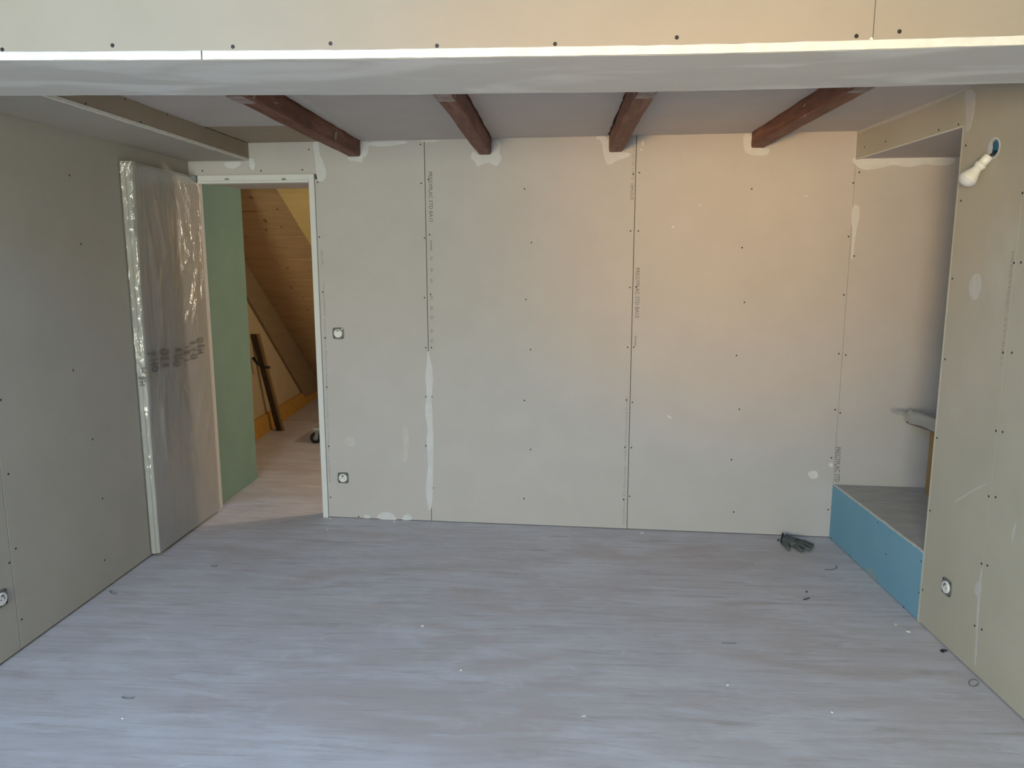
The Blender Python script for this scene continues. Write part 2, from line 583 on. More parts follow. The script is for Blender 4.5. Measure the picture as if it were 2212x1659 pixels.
bp([(783, 1119), (790, 1111), (799, 1113), (802, 1120)], it=1)
bp([(481, 350), (526, 350), (514, 362), (500, 366), (488, 360)], it=1)
bp([(537, 340), (549, 344), (552, 360), (546, 371), (538, 356)])
bp([(1838, 343), (1852, 339), (2064, 338), (2063, 352), (2035, 359), (1995, 353), (1965, 363), (1930, 354), (1905, 363), (1870, 368), (1850, 360)], it=2)
bp([(1842, 443), (1856, 443), (1857, 468), (1852, 484), (1846, 520), (1842, 560), (1838, 560), (1842, 500), (1838, 472)], it=1)
bp([(1848, 284), (1855, 285), (1853, 340), (1845, 340)], it=1, m=SMEAR)
for pix in ([(1450, 491), (1456, 487), (1457, 490), (1452, 494)], [(1735, 423), (1745, 422), (1745, 424), (1735, 425)],
            [(1440, 896), (1448, 899), (1453, 905), (1446, 903)], [(1386, 305), (1390, 303), (1391, 312), (1387, 316)],
            [(1382, 323), (1387, 321), (1386, 327)], [(1508, 445), (1518, 440), (1512, 446)],
            [(1742, 1020), (1765, 1015), (1768, 1032), (1752, 1036)], [(1790, 1000), (1800, 1000), (1798, 1010), (1792, 1008)]):
    bp(pix, m=DUST, name='plaster_scuff', it=1, jit=.2, t=.0005)
for pix in ([(868, 920), (880, 918), (884, 960), (878, 1000), (870, 1000), (872, 960)], [(740, 950), (760, 940), (770, 960), (755, 968)],
            [(1440, 870), (1452, 866), (1448, 880)]):
    bp(pix, m=SMEAR, name='plaster_smear', it=2, jit=.5, t=.0004)
stamp('PREGYPLAC STD BA13', on_back, N_BACK, (925.5, 371), (927.5, 479), 8, wb)
stamp('PREGYPLAC STD BA13', on_back, N_BACK, (1373.5, 579), (1372, 686), 8, wb)
stamp('PREGYPLAC STD', on_back, N_BACK, (1805, 966), (1803, 1041), 10, wb)
stamp('siniat', on_back, N_BACK, (929, 519), (930, 542), 5, wb)
stamp('siniat', on_back, N_BACK, (1371, 725), (1370.5, 748), 5, wb)
stamp('17-11-20 14:10', on_back, N_BACK, (1366, 318), (1364, 388), 5, wb, INK_F)
stamp('10MUS.05', on_back, N_BACK, (1362.5, 397), (1361.5, 432), 6, wb)
stamp('recyclable avec Eco Platre Siniat - Cradle to Cradle certified Bronze', on_back, N_BACK, (1348.5, 1134), (1356, 857), 4.2, wb, INK_F)
stamp('siniat', on_back, N_BACK, (692, 541), (695, 573), 6, wb, INK_F)
stamp('recyclable avec Eco Platre Siniat - Cradle to Cradle certified', on_back, N_BACK, (698, 610), (711, 1040), 3.2, wb, INK_F)
for z in (555, 580, 603, 640, 662, 682, 712, 733):
    stamp('B', on_back, N_BACK, (930, z), (930, z + 8), 5, wb, INK_F)

# ---------------------------------------------------------------- left wall
LT = 0.0125


def left_board(y0, y1, z0, z1, parent, gap=0.0015):
    a = [(xl(y0 + gap) - LT, y0 + gap, z0), (xl(y0 + gap), y0 + gap, z0), (xl(y1 - gap), y1 - gap, z0), (xl(y1 - gap) - LT, y1 - gap, z0)]
    return hexa('plasterboard', a, [(p[0], p[1], z1) for p in a], BOARD_L, parent, bevel=.0008)


wl = box('wall_left', (XL - .12, YB, 0), (XL - LT - .012, 4.52, 2.95), STUD)
tag(wl, 'dull beige plasterboard wall on the door side', 'wall', kind='structure')
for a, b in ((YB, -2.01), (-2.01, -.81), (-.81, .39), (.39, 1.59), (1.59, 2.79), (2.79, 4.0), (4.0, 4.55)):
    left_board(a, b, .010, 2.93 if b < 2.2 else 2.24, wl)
for p in ((200, 949), (221, 1077), (226, 1210), (18, 1024), (34, 1185), (47, 1338), (1.5, 864), (20, 1216), (150, 379), (175, 527), (158, 800)):
    screw(on_left(p), N_LEFT, wl)

# ---------------------------------------------------------------- right wall (opening towards the raised platform)
YE = 3.268
RT = 0.0125
YCB = (Y0 + TB * (XR - 4 * TR)) / (1 - TB * TR)   # inner corner with the back wall
wr = hexa('wall_right', [(xr(YB) + RT + .001, YB, 0), (xr(YB) + .09, YB, 0), (xr(YE) + .09, YE - .004, 0), (xr(YE) + RT + .001, YE - .004, 0)],
          [(xr(YB) + RT + .001, YB, 2.95), (xr(YB) + .09, YB, 2.95), (xr(YE) + .09, YE - .004, 2.95), (xr(YE) + RT + .001, YE - .004, 2.95)], STUD)
tag(wr, 'ochre grey plasterboard wall beside the platform opening', 'wall', kind='structure')


def right_board(y0, y1, z0, z1, parent, m=BOARD_R, gap=.0012):
    a = [(xr(y0 + gap), y0 + gap, z0), (xr(y0 + gap) + RT, y0 + gap, z0), (xr(y1 - gap) + RT, y1 - gap, z0), (xr(y1 - gap), y1 - gap, z0)]
    return hexa('plasterboard', a, [(p[0], p[1], z1) for p in a], m, parent, bevel=.0008)


right_board(YB, .45, .006, 2.93, wr)
right_board(.45, 1.65, .006, 2.93, wr)
right_board(1.65, 2.852, .006, 2.93, wr)
# board beside the opening has a cable hole for the lamp
HOLE = on_right((2147, 320))
HR = 0.032
hv, hf = [], []
y0_, y1_ = 2.8535, YE
for xo in (0.0, RT):
    for (yy, zz) in ((y0_, .006), (y1_, .006), (y1_, 2.93), (y0_, 2.93)):
        hv.append((xr(yy) + xo, yy, zz))
    for k in range(16):
        t = 2 * math.pi * k / 16
        yy = HOLE.y + HR * math.cos(t)
        hv.append((xr(yy) + xo, yy, HOLE.z + HR * math.sin(t)))
for s in (0, 20):
    c = [s, s + 1, s + 2, s + 3]
    h = lambda k: s + 4 + (k % 16)
    # corners: 0 (y0,low) 1 (y1,low) 2 (y1,high) 3 (y0,high); k=0 is +y, 4 up, 8 -y, 12 down
    hf.append((c[1], c[2], h(2), h(1), h(0), h(15), h(14)))
    hf.append((c[2], c[3], h(6), h(5), h(4), h(3), h(2)))
    hf.append((c[3], c[0], h(10), h(9), h(8), h(7), h(6)))
    hf.append((c[0], c[1], h(14), h(13), h(12), h(11), h(10)))
for k in range(16):
    hf.append((4 + k, 4 + (k + 1) % 16, 24 + (k + 1) % 16, 24 + k))
for a, b in ((0, 1), (1, 2), (2, 3), (3, 0)):
    hf.append((a, b, b + 20, a + 20))
mk('plasterboard', hv, hf, BOARD_R, wr)
# lintel board over the opening
right_board(YE + .0, YCB, 2.134, ZC + .01, wr)
a = [(xr(YE) + RT + .001, YE, 2.152), (xr(YE) + .09, YE, 2.152), (xr(YCB) + .09, YCB, 2.152), (xr(YCB) + RT + .001, YCB, 2.152)]
hexa('lintel', a, [(p[0], p[1], 2.45) for p in a], STUD, wr)
prism('board_edge', [(xr(YE) + .0015, YE + .0005, 2.132), (xr(YE) + .0015, YE + .0005, 0.0), (xr(YE) + .0015, YE + .0165, 0.0), (xr(YE) + .0015, YE + .0165, 2.132)],
      (1, 0, 0), .10, mat('cut_board_edge', (0.60, 0.565, 0.48), (0.66, 0.625, 0.54), 20, .9, .4, 120), wr)
prism('lintel_edge', [(xr(YE) + .0003, YE + .017, 2.1305), (xr(YCB) + .0003, YCB - .002, 2.1305), (xr(YCB) + .0003, YCB - .002, 2.134), (xr(YE) + .0003, YE + .017, 2.134)],
      (1, 0, 0), .012, GYPSUM, wr)
for p in ((2190.6, 568), (2205.6, 567), (2057.5, 602), (2167, 761.7), (2186, 762), (2041.6, 776), (2151.5, 930.7), (2166, 933), (2024, 946),
          (2136, 1072), (2151, 1074), (2009, 1103), (2120.5, 1217.6), (2133, 1221.6), (2105.6, 1351.6), (2121, 1360), (1993, 1274),
          (2086.5, 314.5), (2075.7, 433.7), (2209, 417), (2070.6, 269), (2027.8, 280.8), (1913, 305.8), (1867.5, 318)):
    screw(on_right(p), N_RIGHT, wr)
rp = lambda pix, **k: patch(on_right, N_RIGHT, pix, wr, **k)
rp([(2082, 196), (2108, 190), (2106, 230), (2099, 268), (2092, 287), (2086, 282), (2088, 235)], it=1, m=SMEAR)
rp([(1849, 283), (1925, 252), (2000, 221), (2094, 184), (2096, 190), (2000, 234), (1925, 262), (1880, 277), (1853, 291)], it=1, m=SMEAR)
for pix in ([(2078, 455), (2092, 448), (2105, 462), (2098, 485), (2084, 490)], [(2096, 600), (2112, 588), (2122, 602), (2116, 640), (2102, 652), (2092, 630)],
            [(2118, 1228), (2122, 1230), (2114, 1330), (2108, 1440), (2104, 1440), (2110, 1320)],
            [(2108, 1262), (2118, 1250), (2121, 1275), (2113, 1290), (2104, 1280)],
            [(2184, 1160), (2193, 1128), (2195, 1132), (2186, 1180)], [(2060, 1084), (2100, 1058), (2140, 1040), (2141, 1042), (2102, 1061), (2062, 1087)]):
    rp(pix, m=SMEAR, name='plaster_smear', it=1, jit=.5, t=.0004)
stamp('PREGYPLAC STD BA13', on_right, N_RIGHT, (2186, 543), (2160, 790), 7, wr, mat('ghost_ink', (0.36, 0.33, 0.275)), ppm=480)

# ---------------------------------------------------------------- ceiling behind the bulkhead, and over the camera
ce = box('ceiling', (-2.3, 2.30, ZC + .013), (1.75, 4.60, ZC + .06), STUD)
tag(ce, 'skimmed plasterboard ceiling between the exposed beams', 'ceiling', kind='structure')
BX = [(-1.226, -1.154), (-0.462, -0.390), (0.274, 0.348), (1.040, 1.114)]   # beams


def ceil_board(x0, x1, y0, y1, m=BOARD_CEIL, ragged=True, up=0.0):
    """a ceiling board whose long edges along the beams are roughly cut"""
    n = 24
    r = lambda: RND.uniform(-.0035, .0035) if ragged else 0
    pts = [(x0 + r(), y0 + (yb(x0) - .003 - y0 if False else 0) + (y1(x0) - y0) * i / n) for i in range(n + 1)]
    pts += [(x1 + r(), y0 + (y1(x1) - y0) * (n - i) / n) for i in range(n + 1)]
    return prism('plasterboard', [(px, py, ZC + up) for px, py in pts], (0, 0, 1), .0125, m, ce)


yback = lambda x: yb(x) - .002
ceil_board(-1.828, BX[0][0], 2.30, lambda x: 3.945)
ceil_board(-1.828, BX[0][0], 3.946, yback, BOARD_BARE, up=0.002)
ceil_board(BX[0][1] + .008, BX[1][0], 2.30, yback)
ceil_board(BX[1][1] + .008, BX[2][0] - .008, 2.30, yback)
ceil_board(BX[2][1], BX[3][0] - .004, 2.30, yback)
ceil_board(BX[3][1], 1.66, 2.30, yback)
cp = lambda pix, **k: patch(lambda p: on_floor(p, ZC), Vector((0, 0, -1)), pix, ce, **k)
cp([(625, 208), (660, 208), (705, 245), (745, 275), (735, 275), (680, 238)], m=SMEAR, it=1)
cp([(1325, 205), (1352, 203), (1328, 250), (1314, 285), (1306, 287), (1318, 250)], m=SMEAR, it=1)

RX0, RX1, RY0, RY1 = -1.75, -0.55, -0.55, 0.85      # roof window opening
vs, fs = [], []
for a, b in (((-2.3, YB, 2.93), (1.85, RY0, 2.98)), ((-2.3, RY1, 2.93), (1.85, 2.06, 2.98)), ((-2.3, RY0, 2.93), (RX0, RY1, 2.98)), ((RX1, RY0, 2.93), (1.85, RY1, 2.98))):
    k = len(vs)
    (x0, y0, z0), (x1, y1, z1) = a, b
    vs += [(x0, y0, z0), (x1, y0, z0), (x1, y1, z0), (x0, y1, z0), (x0, y0, z1), (x1, y0, z1), (x1, y1, z1), (x0, y1, z1)]
    fs += [tuple(i + k for i in q) for q in BOXF]
tag(mk('ceiling_front', vs, fs, BOARD_CEIL), 'plasterboard ceiling over the near part of the room', 'ceiling', kind='structure')
rwn = tag(empty('window_2', ((RX0 + RX1) / 2, (RY0 + RY1) / 2, 2.98)), 'white roof window letting blue skylight in above the viewer', 'window', kind='structure')
for a, b in (((RX0, RY0, 2.98), (RX1, RY0 + .05, 3.06)), ((RX0, RY1 - .05, 2.98), (RX1, RY1, 3.06)), ((RX0, RY0 + .05, 2.98), (RX0 + .05, RY1 - .05, 3.06)), ((RX1 - .05, RY0 + .05, 2.98), (RX1, RY1 - .05, 3.06))):
    box('window_frame', a, b, WHITE, rwn, bevel=.004)

# ---------------------------------------------------------------- rear wall with the window that lights the room
vs, fs = [], []
WX0, WX1, WZ0, WZ1 = -2.00, -0.40, .80, 2.12
for a, b in (((-2.3, YB - .2, 0), (WX0, YB, 2.95)), ((WX1, YB - .2, 0), (1.9, YB, 2.95)), ((WX0, YB - .2, 0), (WX1, YB, WZ0)), ((WX0, YB - .2, WZ1), (WX1, YB, 2.95))):
    k = len(vs)
    (x0, y0, z0), (x1, y1, z1) = a, b
    vs += [(x0, y0, z0), (x1, y0, z0), (x1, y1, z0), (x0, y1, z0), (x0, y0, z1), (x1, y0, z1), (x1, y1, z1), (x0, y1, z1)]
    fs += [tuple(i + k for i in q) for q in BOXF]
tag(mk('wall_rear', vs, fs, BOARD), 'plasterboard wall with the window behind the viewer', 'wall', kind='structure')
wn = tag(empty('window_1', ((WX0 + WX1) / 2, YB - .12, WZ0)), 'white window letting daylight into the room', 'window', kind='structure')
for a, b in (((WX0, YB - .15, WZ0), (WX0 + .06, YB - .09, WZ1)), ((WX1 - .06, YB - .15, WZ0), (WX1, YB - .09, WZ1)),
             ((WX0 + .06, YB - .15, WZ0), (WX1 - .06, YB - .09, WZ0 + .06)), ((WX0 + .06, YB - .15, WZ1 - .06), (WX1 - .06, YB - .09, WZ1)),
             (((WX0 + WX1) / 2 - .04, YB - .15, WZ0 + .06), ((WX0 + WX1) / 2 + .04, YB - .09, WZ1 - .06))):
    box('window_frame', a, b, WHITE, wn, bevel=.004)

# ---------------------------------------------------------------- bulkhead across the room
bh = tag(empty('ceiling_bulkhead', (0, 2.0, 2.1)), 'plasterboard bulkhead crossing the room above the viewer', 'bulkhead', kind='structure')
SX = [(-2.30, 2.125), (-1.456, 2.1185), (-1.0, 2.112), (-0.552, 2.1075), (0.308, 2.1045), (0.75, 2.108), (1.12, 2.1125), (1.75, 2.119)]


def soffit_z(x):
    for (a, za), (b, zb_) in zip(SX, SX[1:]):
        if x <= b:
            return za + (zb_ - za) * (x - a) / (b - a)
    return SX[-1][1]


YF, YS = 1.998, 2.418


def strip(name, xs, cross, m, parent, jit=0.0):
    """sweep of a closed cross section [(y, dz)] along x, following the sagging soffit line"""
    v, f = [], []
    k = len(cross)
    for x in xs:
        for (y, dz) in cross:
            v.append((x, y + RND.uniform(-jit, jit), soffit_z(x) + dz + RND.uniform(-jit, jit)))
    for i in range(len(xs) - 1):
        for j in range(k):
            f.append((i * k + j, i * k + (j + 1) % k, (i + 1) * k + (j + 1) % k, (i + 1) * k + j))
    f.append(tuple(range(k - 1, -1, -1)))
    f.append(tuple(range((len(xs) - 1) * k, len(xs) * k)))
    return mk(name, v, f, m, parent)


def frange(a, b, n): return [a + (b - a) * i / n for i in range(n + 1)]


EH = .0225
jx = on_y((437, 122), YF).x          # joint in the pale edge
strip('soffit_board', frange(-2.21, 1.68, 60), [(YF + .006, 0.0), (YS, -.001), (YS, .0125), (YF + .006, .0125)], SOFFIT, bh, jit=.0006)
strip('edge_board', frange(-2.21, jx - .002, 20), [(YF - .004, .0), (YF + .0055, -.0005), (YF + .0055, EH), (YF, EH), (YF - .003, EH - .002)], GYPSUM, bh, jit=.0007)
strip('edge_board', frange(jx + .002, 1.68, 60), [(YF - .004, .0), (YF + .0055, -.0005), (YF + .0055, EH), (YF, EH), (YF - .003, EH - .002)], GYPSUM, bh, jit=.0007)
fx = on_y((1888, 50), YF).x
strip('face_board', frange(-2.21, fx - .001, 20), [(YF, EH), (YF + .0125, EH), (YF + .0125, .83), (YF, .83)], BOARD_FACE, bh, jit=.0002)
strip('face_board', frange(fx + .001, 1.68, 12), [(YF, EH), (YF + .0125, EH), (YF + .0125, .83), (YF, .83)], BOARD_FACE, bh, jit=.0002)
strip('bulkhead_core', frange(-2.21, 1.68, 8), [(YF + .02, .02), (YS - .002, .02), (YS - .002, .80), (YF + .02, .80)], STUD, bh)
for p in ((5, 107), (243, 98), (503, 101), (714, 94), (944, 99), (1199, 95), (1462, 81), (1850, 78), (1943, 68)):
    screw(on_y(p, YF), Vector((0, -1, 0)), bh, r=.0052)
patch(lambda p: on_y(p, YF), Vector((0, -1, 0)), [(1874, 92), (1882, 78), (1887, 84), (1879, 93)], bh, m=GYPSUM, jit=.5, name='torn_paper', it=1)
patch(lambda p: on_y(p, YF), Vector((0, -1, 0)), [(1886, 93), (1900, 88), (1908, 91), (1898, 94)], bh, m=GYPSUM, jit=.5, name='torn_paper', it=1)

# ---------------------------------------------------------------- boxed duct along the left wall
bx = tag(empty('ceiling_box', (-2.0, 3.4, 2.18)), 'boxed-in plasterboard duct along the top of the left wall', 'boxing', kind='structure')
XB = -1.842
box('underside_board', (xl(4) + .001, 2.43, 2.181), (XB, yb(-1.9) - .004, 2.1935), BOARD_L, bx)
box('face_board', (XB - .0, 2.43, 2.1935), (XB + .0125, yb(-1.83) - .004, ZC - .0005), BOARD_BARE, bx)
v, f = [], []
nn = 60
for i in range(nn + 1):
    y = 2.43 + (yb(-1.83) - .005 - 2.43) * i / nn
    j = RND.uniform(-.001, .001)
    v += [(XB + .0005, y, 2.1805 + j), (XB + .0145 + j, y, 2.1805), (XB + .0145 + j, y, 2.1930), (XB + .0005, y, 2.1930)]
for i in range(nn):
    for j in range(4):
        f.append((i * 4 + j, i * 4 + (j + 1) % 4, i * 4 + 4 + (j + 1) % 4, i * 4 + 4 + j))
f += [(3, 2, 1, 0), (nn * 4, nn * 4 + 1, nn * 4 + 2, nn * 4 + 3)]
mk('board_edge', v, f, GYPSUM, bx)
for p in ((185, 224), (270, 214), (361, 247), (304, 264)):
    screw(on_x(p, XB + .0125), Vector((1, 0, 0)), bx)

# ---------------------------------------------------------------- raised platform behind the blue board
pf = tag(empty('raised_platform', (2.0, 3.8, 0)), 'raised timber platform behind a low blue board', 'platform', kind='structure')
PZ = 0.322
YP0 = YE + .018
n = 40
pts = [(YP0 + .0, .004), (YCB - .003, .004)]
top = [(YCB - .003 - (YCB - .003 - YP0) * i / n, PZ + RND.uniform(-.0022, .0012)) for i in range(n + 1)]
prism('blue_board', [(xr(y) + .001, y, z) for y, z in pts + top], (1, 0, 0), .0125, BLUEB, pf)
v = []
f = []
for i in range(n + 1):
    y, z = top[i]
    z += .0004
    v += [(xr(y) + .0005, y, z - .0015), (xr(y) + .0155 + RND.uniform(-.002, .002), y, z - .0015), (xr(y) + .0150, y, z + .0012), (xr(y) + .0005 + RND.uniform(0, .003), y, z + .0012)]
for i in range(n):
    for j in range(4):
        f.append((i * 4 + j, i * 4 + (j + 1) % 4, i * 4 + 4 + (j + 1) % 4, i * 4 + 4 + j))
f += [(3, 2, 1, 0), (n * 4, n * 4 + 1, n * 4 + 2, n * 4 + 3)]
mk('board_edge', v, f, GYPSUM, pf)
x0 = xr(3.8) + .03
a = [(xr(YE) + .016, YE + .02, .0), (2.80, YE + .02, .0), (2.80, yb(2.8) - .016, .0), (xr(YCB) + .016, YCB - .010, .0)]
hexa('platform_deck', a, [(p[0], p[1], PZ - .001) for p in a], PLATF, pf)
for p in ((1797, 1096), (1796, 1163.6), (1896, 1129), (1914, 1197), (1836, 1200), (1990, 1212.5), (1985, 1280), (1952, 1311.5)):
    screw(on_right(p, -.001), N_RIGHT, pf, r=.004)
SMB = mat('blue_board_scuff', (0.20, 0.32, 0.36), (0.30, 0.42, 0.45), 30, .9)
for pix in ([(1868, 1228), (1880, 1222), (1892, 1240), (1898, 1252), (1885, 1250), (1875, 1240)], [(1888, 1180), (1895, 1178), (1893, 1186)],
            [(1900, 1245), (1912, 1240), (1910, 1258), (1902, 1262)], [(1912, 1200), (1920, 1197), (1917, 1206)]):
    patch(lambda p: on_right(p, -.001), N_RIGHT, pix, pf, m=SMB, name='plaster_smear', it=1, jit=1.0, t=.0002)
# walls and ceiling of the niche
nw = hexa('wall_niche', [(2.80, YE - .0, 0), (2.86, YE, 0), (2.86, 4.3, 0), (2.80, 4.3, 0)], [(2.80, YE, 2.45), (2.86, YE, 2.45), (2.86, 4.3, 2.45), (2.80, 4.3, 2.45)], BOARD_R)
tag(nw, 'plasterboard side wall of the platform niche', 'wall', kind='structure')
nf = box('wall_niche_front', (1.73, YE - .06, 0), (2.86, YE, 2.45), BOARD_R)
tag(nf, 'plasterboard near wall of the platform niche', 'wall', kind='structure')
a = [(xr(YE) + .0140, YE + .018, 2.136), (2.80, YE + .018, 2.136), (2.80, yb(2.8) - .002, 2.136), (xr(YCB) + .014, YCB - .002, 2.136)]
ncl = hexa('ceiling_niche', a, [(p[0], p[1], 2.15) for p in a], BOARD_CEIL)
tag(ncl, 'grey plasterboard ceiling of the platform niche', 'ceiling', kind='structure')

# ---------------------------------------------------------------- doorway: frame, wrapped leaf
dr = tag(empty('door_1', (-1.82, yb(-1.82), 0)), 'white door frame with its leaf swung open and wrapped in clear film', 'door', kind='structure')
FJ = .034


def frame_part(name, x0, x1, z0, z1, proud=.011, back=-.094, m=WHITE):
    a = [B(x0, z0, back), B(x1, z0, back), B(x1, z0, proud), B(x0, z0, proud)]
    b = [B(x0, z1, back), B(x1, z1, back), B(x1, z1, proud), B(x0, z1, proud)]
    return hexa(name, a, b, m, dr, bevel=.0025)


frame_part('jamb', DX1 - FJ, DX1, 0, DZ)
frame_part('jamb', DX0, DX0 + .030, 0, DZ, proud=-.024)
frame_part('frame_head', DX0 + .060, DX1 - FJ, 2.056, DZ)
frame_part('head_lip', DX0 + .060, DX1 - FJ, 2.051, 2.066, proud=.016, back=.0)
for px in (490, 613):
    q = on_back((px, 387), .012)
    box('stop_buffer', (q.x - .012, q.y - .004, q.z - .004), (q.x + .012, q.y + .002, q.z + .004), WIREG, dr, bevel=.001)
q = on_back((691, 760), .012)
# leaf, opened flat against the left wall
LY0, LY1, LZ0, LZ1 = 3.800, 4.552, .018, 2.083
LXF, LXB = -2.166, -2.2065
lv = [(LXB, LY0), (LXB + .022, LY0), (LXB + .022, LY0 + .012), (LXF, LY0 + .012), (LXF, LY1), (LXB, LY1)]
leaf = prism('leaf', [(x, y, LZ0) for x, y in lv], (0, 0, 1), LZ1 - LZ0, LEAFW, dr, bevel=.0015)

# plastic film round the leaf: front sheet continued over the free edge
prof = []          # (x, y, normal, kind)
for i in range(9):
    prof.append((LXB + .001 + (LXF - LXB - .001) * i / 8, LY0 - .003, (0, -1), 1 - abs(i - 5) / 7))
for i in range(1, 60):
    prof.append((LXF + .0025, LY0 - .003 + (LY1 - LY0 + .003) * i / 59, (1, 0), 0))
nz = 170
fv, ff = [], []
rr = random.Random(3)
edge_w = [(rr.uniform(.02, 2.05), rr.uniform(.010, .03), rr.uniform(.003, .009), rr.uniform(-1.2, 1.2)) for _ in range(42)]
folds = []
for (p0, p1, w, h) in [((300, 400), (345, 640), .025, .007), ((345, 560), (350, 760), .03, .006), ((330, 420), (360, 560), .02, .005),
                       ((420, 510), (390, 590), .012, .010), ((430, 560), (400, 700), .012, .010), ((425, 620), (410, 720), .012, .011), ((436, 450), (412, 540), .010, .010),
                       ((350, 840), (360, 1010), .03, .006), ((440, 830), (415, 1000), .035, .008), ((400, 850), (425, 1060), .03, .005),
                       ((375, 420), (372, 560), .02, .005), ((345, 860), (352, 930), .02, .006), ((455, 860), (440, 980), .02, .007)]:
    A = on_x(p0, LXF); Bq = on_x(p1, LXF)
    folds.append(((A.y, A.z), (Bq.y, Bq.z), w, h))


def fold_h(y, z):
    s = 0.0
    for (a, b, w, h) in folds:
        dx, dz = b[0] - a[0], b[1] - a[1]
        L2 = dx * dx + dz * dz
        t = max(0, min(1, ((y - a[0]) * dx + (z - a[1]) * dz) / L2))
        d = math.hypot(y - a[0] - t * dx, z - a[1] - t * dz)
        s += h * math.exp(-(d / w) ** 2) * (1 - abs(2 * t - 1) ** 3)
    return s


for iz in range(nz + 1):
    z = LZ0 + .004 + (LZ1 + .006 - LZ0) * iz / nz
    tz = iz / nz
    for (x, y, nrm, k) in prof:
        if nrm[1] < 0:
            puff = max(0, (tz - .30)) * .006
            h = .001 + puff * k
            for (ez, ew, eh, sl) in edge_w:
                h += eh * math.exp(-(((z - ez) + sl * (x - LXB)) / ew) ** 2) * max(0, k) * (.35 + .9 * tz)
            fv.append((x + max(0, tz - .25) * .036 * (max(0, x - LXB) / (LXF - LXB)), y - h, z))
        else:
            e = (y - LY0) / (LY1 - LY0)
            h = .001 + fold_h(y, z) + .0025 * (1 + math.sin(5.1 * z + 9 * y)) * (.4 + .6 * e)
            h += max(0, tz - .25) * .036 * max(0, 1 - e * 6)
            fv.append((x + h, y, z))
kk = len(prof)
for i in range(nz):
    for j in range(kk - 1):
        ff.append((i * kk + j, i * kk + j + 1, (i + 1) * kk + j + 1, (i + 1) * kk + j))
film = mk('plastic_film', fv, ff, FILM, leaf, smooth=True)

# dark print on the film (letters of a warning text, crumpled)
MARKS = [('F', (329.5, 766), 17), ('H', (334, 782), 15), ('O', (336, 797), 12), ('O', (357.5, 760), 14), ('E', (357, 776), 14), ('F', (358, 790), 13),
         ('E', (387, 757), 12), ('U', (385, 772), 14), ('O', (384, 786), 12), ('I', (408, 749), 10), ('E', (404, 763), 12), ('I', (404, 778), 10),
         ('E', (419, 741), 11), ('T', (418, 755), 11), ('O', (421, 770), 12), ('O', (434, 734), 12), ('E', (436, 748), 12), ('H', (434, 759), 13)]
for ch, (px, py), s in MARKS:
    v, f = text_mesh(ch, .028)
    cx = sum(p[0] for p in v) / len(v); cy = sum(p[1] for p in v) / len(v)
    c = on_x((px, py), LXF + .013)
    u = s / 250.0
    pts = [(c.x, c.y + (p[1] - cy) * u * 1.9, c.z - (p[0] - cx) * u * 0.85) for p in v]
    mk('printed_letter', pts, f, INK_D, leaf)
for ch, (px, py), s in [('O', (312, 800), 13), ('E', (304, 818), 11), ('O', (315, 819), 10), ('H', (306, 829), 11)]:
    v, f = text_mesh(ch, .028)
    cx = sum(p[0] for p in v) / len(v); cy = sum(p[1] for p in v) / len(v)
    c = on_y((px, py), LY0 - .018)
    u = s / 300.0
    mk('printed_letter', [(c.x + (p[1] - cy) * u, c.y, c.z - (p[0] - cx) * u) for p in v], f, INK_D, leaf)

# ================================================================== BEYOND THE DOOR
gw = hexa('wall_passage', [(-2.76, 4.635, 0), (-2.222, 4.635, 0), (-2.218, 5.295, 0), (-2.76, 5.295, 0)],
          [(-2.76, 4.635, 2.30), (-2.222, 4.635, 2.30), (-2.218, 5.295, 2.30), (-2.76, 5.295, 2.30)], GREENB)
tag(gw, 'green moisture-resistant board wall just beyond the doorway', 'wall', kind='structure')
pc = hexa('ceiling_passage', [(-2.217, 4.64, 2.072), (1.4, 4.45, 2.072), (1.4, 5.15, 2.094), (-2.217, 5.335, 2.094)],
          [(-2.217, 4.64, 2.30), (1.4, 4.45, 2.30), (1.4, 5.15, 2.30), (-2.217, 5.335, 2.30)], BOARD_CEIL)
tag(pc, 'plasterboard ceiling of the passage beyond the doorway', 'ceiling', kind='structure')

FT = -0.06                                       # attic room is turned a little


def fxl(y): return -2.727 + FT * (y - 6.583)


def on_far(p): return hit(p, (1, -FT, 0), -2.727 - FT * 6.583)


aw = hexa('wall_attic', [(fxl(5.2) - .06, 5.2, 0), (fxl(5.2), 5.2, 0), (fxl(9.3), 9.3, 0), (fxl(9.3) - .06, 9.3, 0)],
          [(fxl(5.2) - .06, 5.2, 2.5), (fxl(5.2), 5.2, 2.5), (fxl(9.3), 9.3, 2.5), (fxl(9.3) - .06, 9.3, 2.5)], BEIGEW)
tag(aw, 'beige board side wall of the attic room beyond the doorway', 'wall', kind='structure')
# yellow skirting panel
pl = hexa('baseboard_attic', [(fxl(5.3) + .001, 5.3, 0), (fxl(5.3) + .022, 5.3, 0), (fxl(8.85) + .022, 8.85, 0), (fxl(8.85) + .001, 8.85, 0)],
          [(fxl(5.3) + .001, 5.3, .20), (fxl(5.3) + .022, 5.3, .20), (fxl(8.85) + .022, 8.85, .15), (fxl(8.85) + .001, 8.85, .15)], OSB)
tag(pl, 'yellow-orange board skirting at the foot of the attic wall', 'skirting', kind='structure')
# timber strip following the roof slope on that wall
A0, A1 = on_far((540, 592)), on_far((690, 835))
C0, C1 = on_far((540, 662)), on_far((655, 858))
ext = lambda a, b, t: a + (b - a) * t
ra = [ext(A0, A1, -.45), ext(A0, A1, 1.02), ext(C0, C1, 1.0), ext(C0, C1, -.5)]
rf = prism('trim_1', ra, (1, .06, 0), .028, RAFTER)
tag(rf, 'brown rafter trim descending along the attic wall', 'trim', kind='structure')
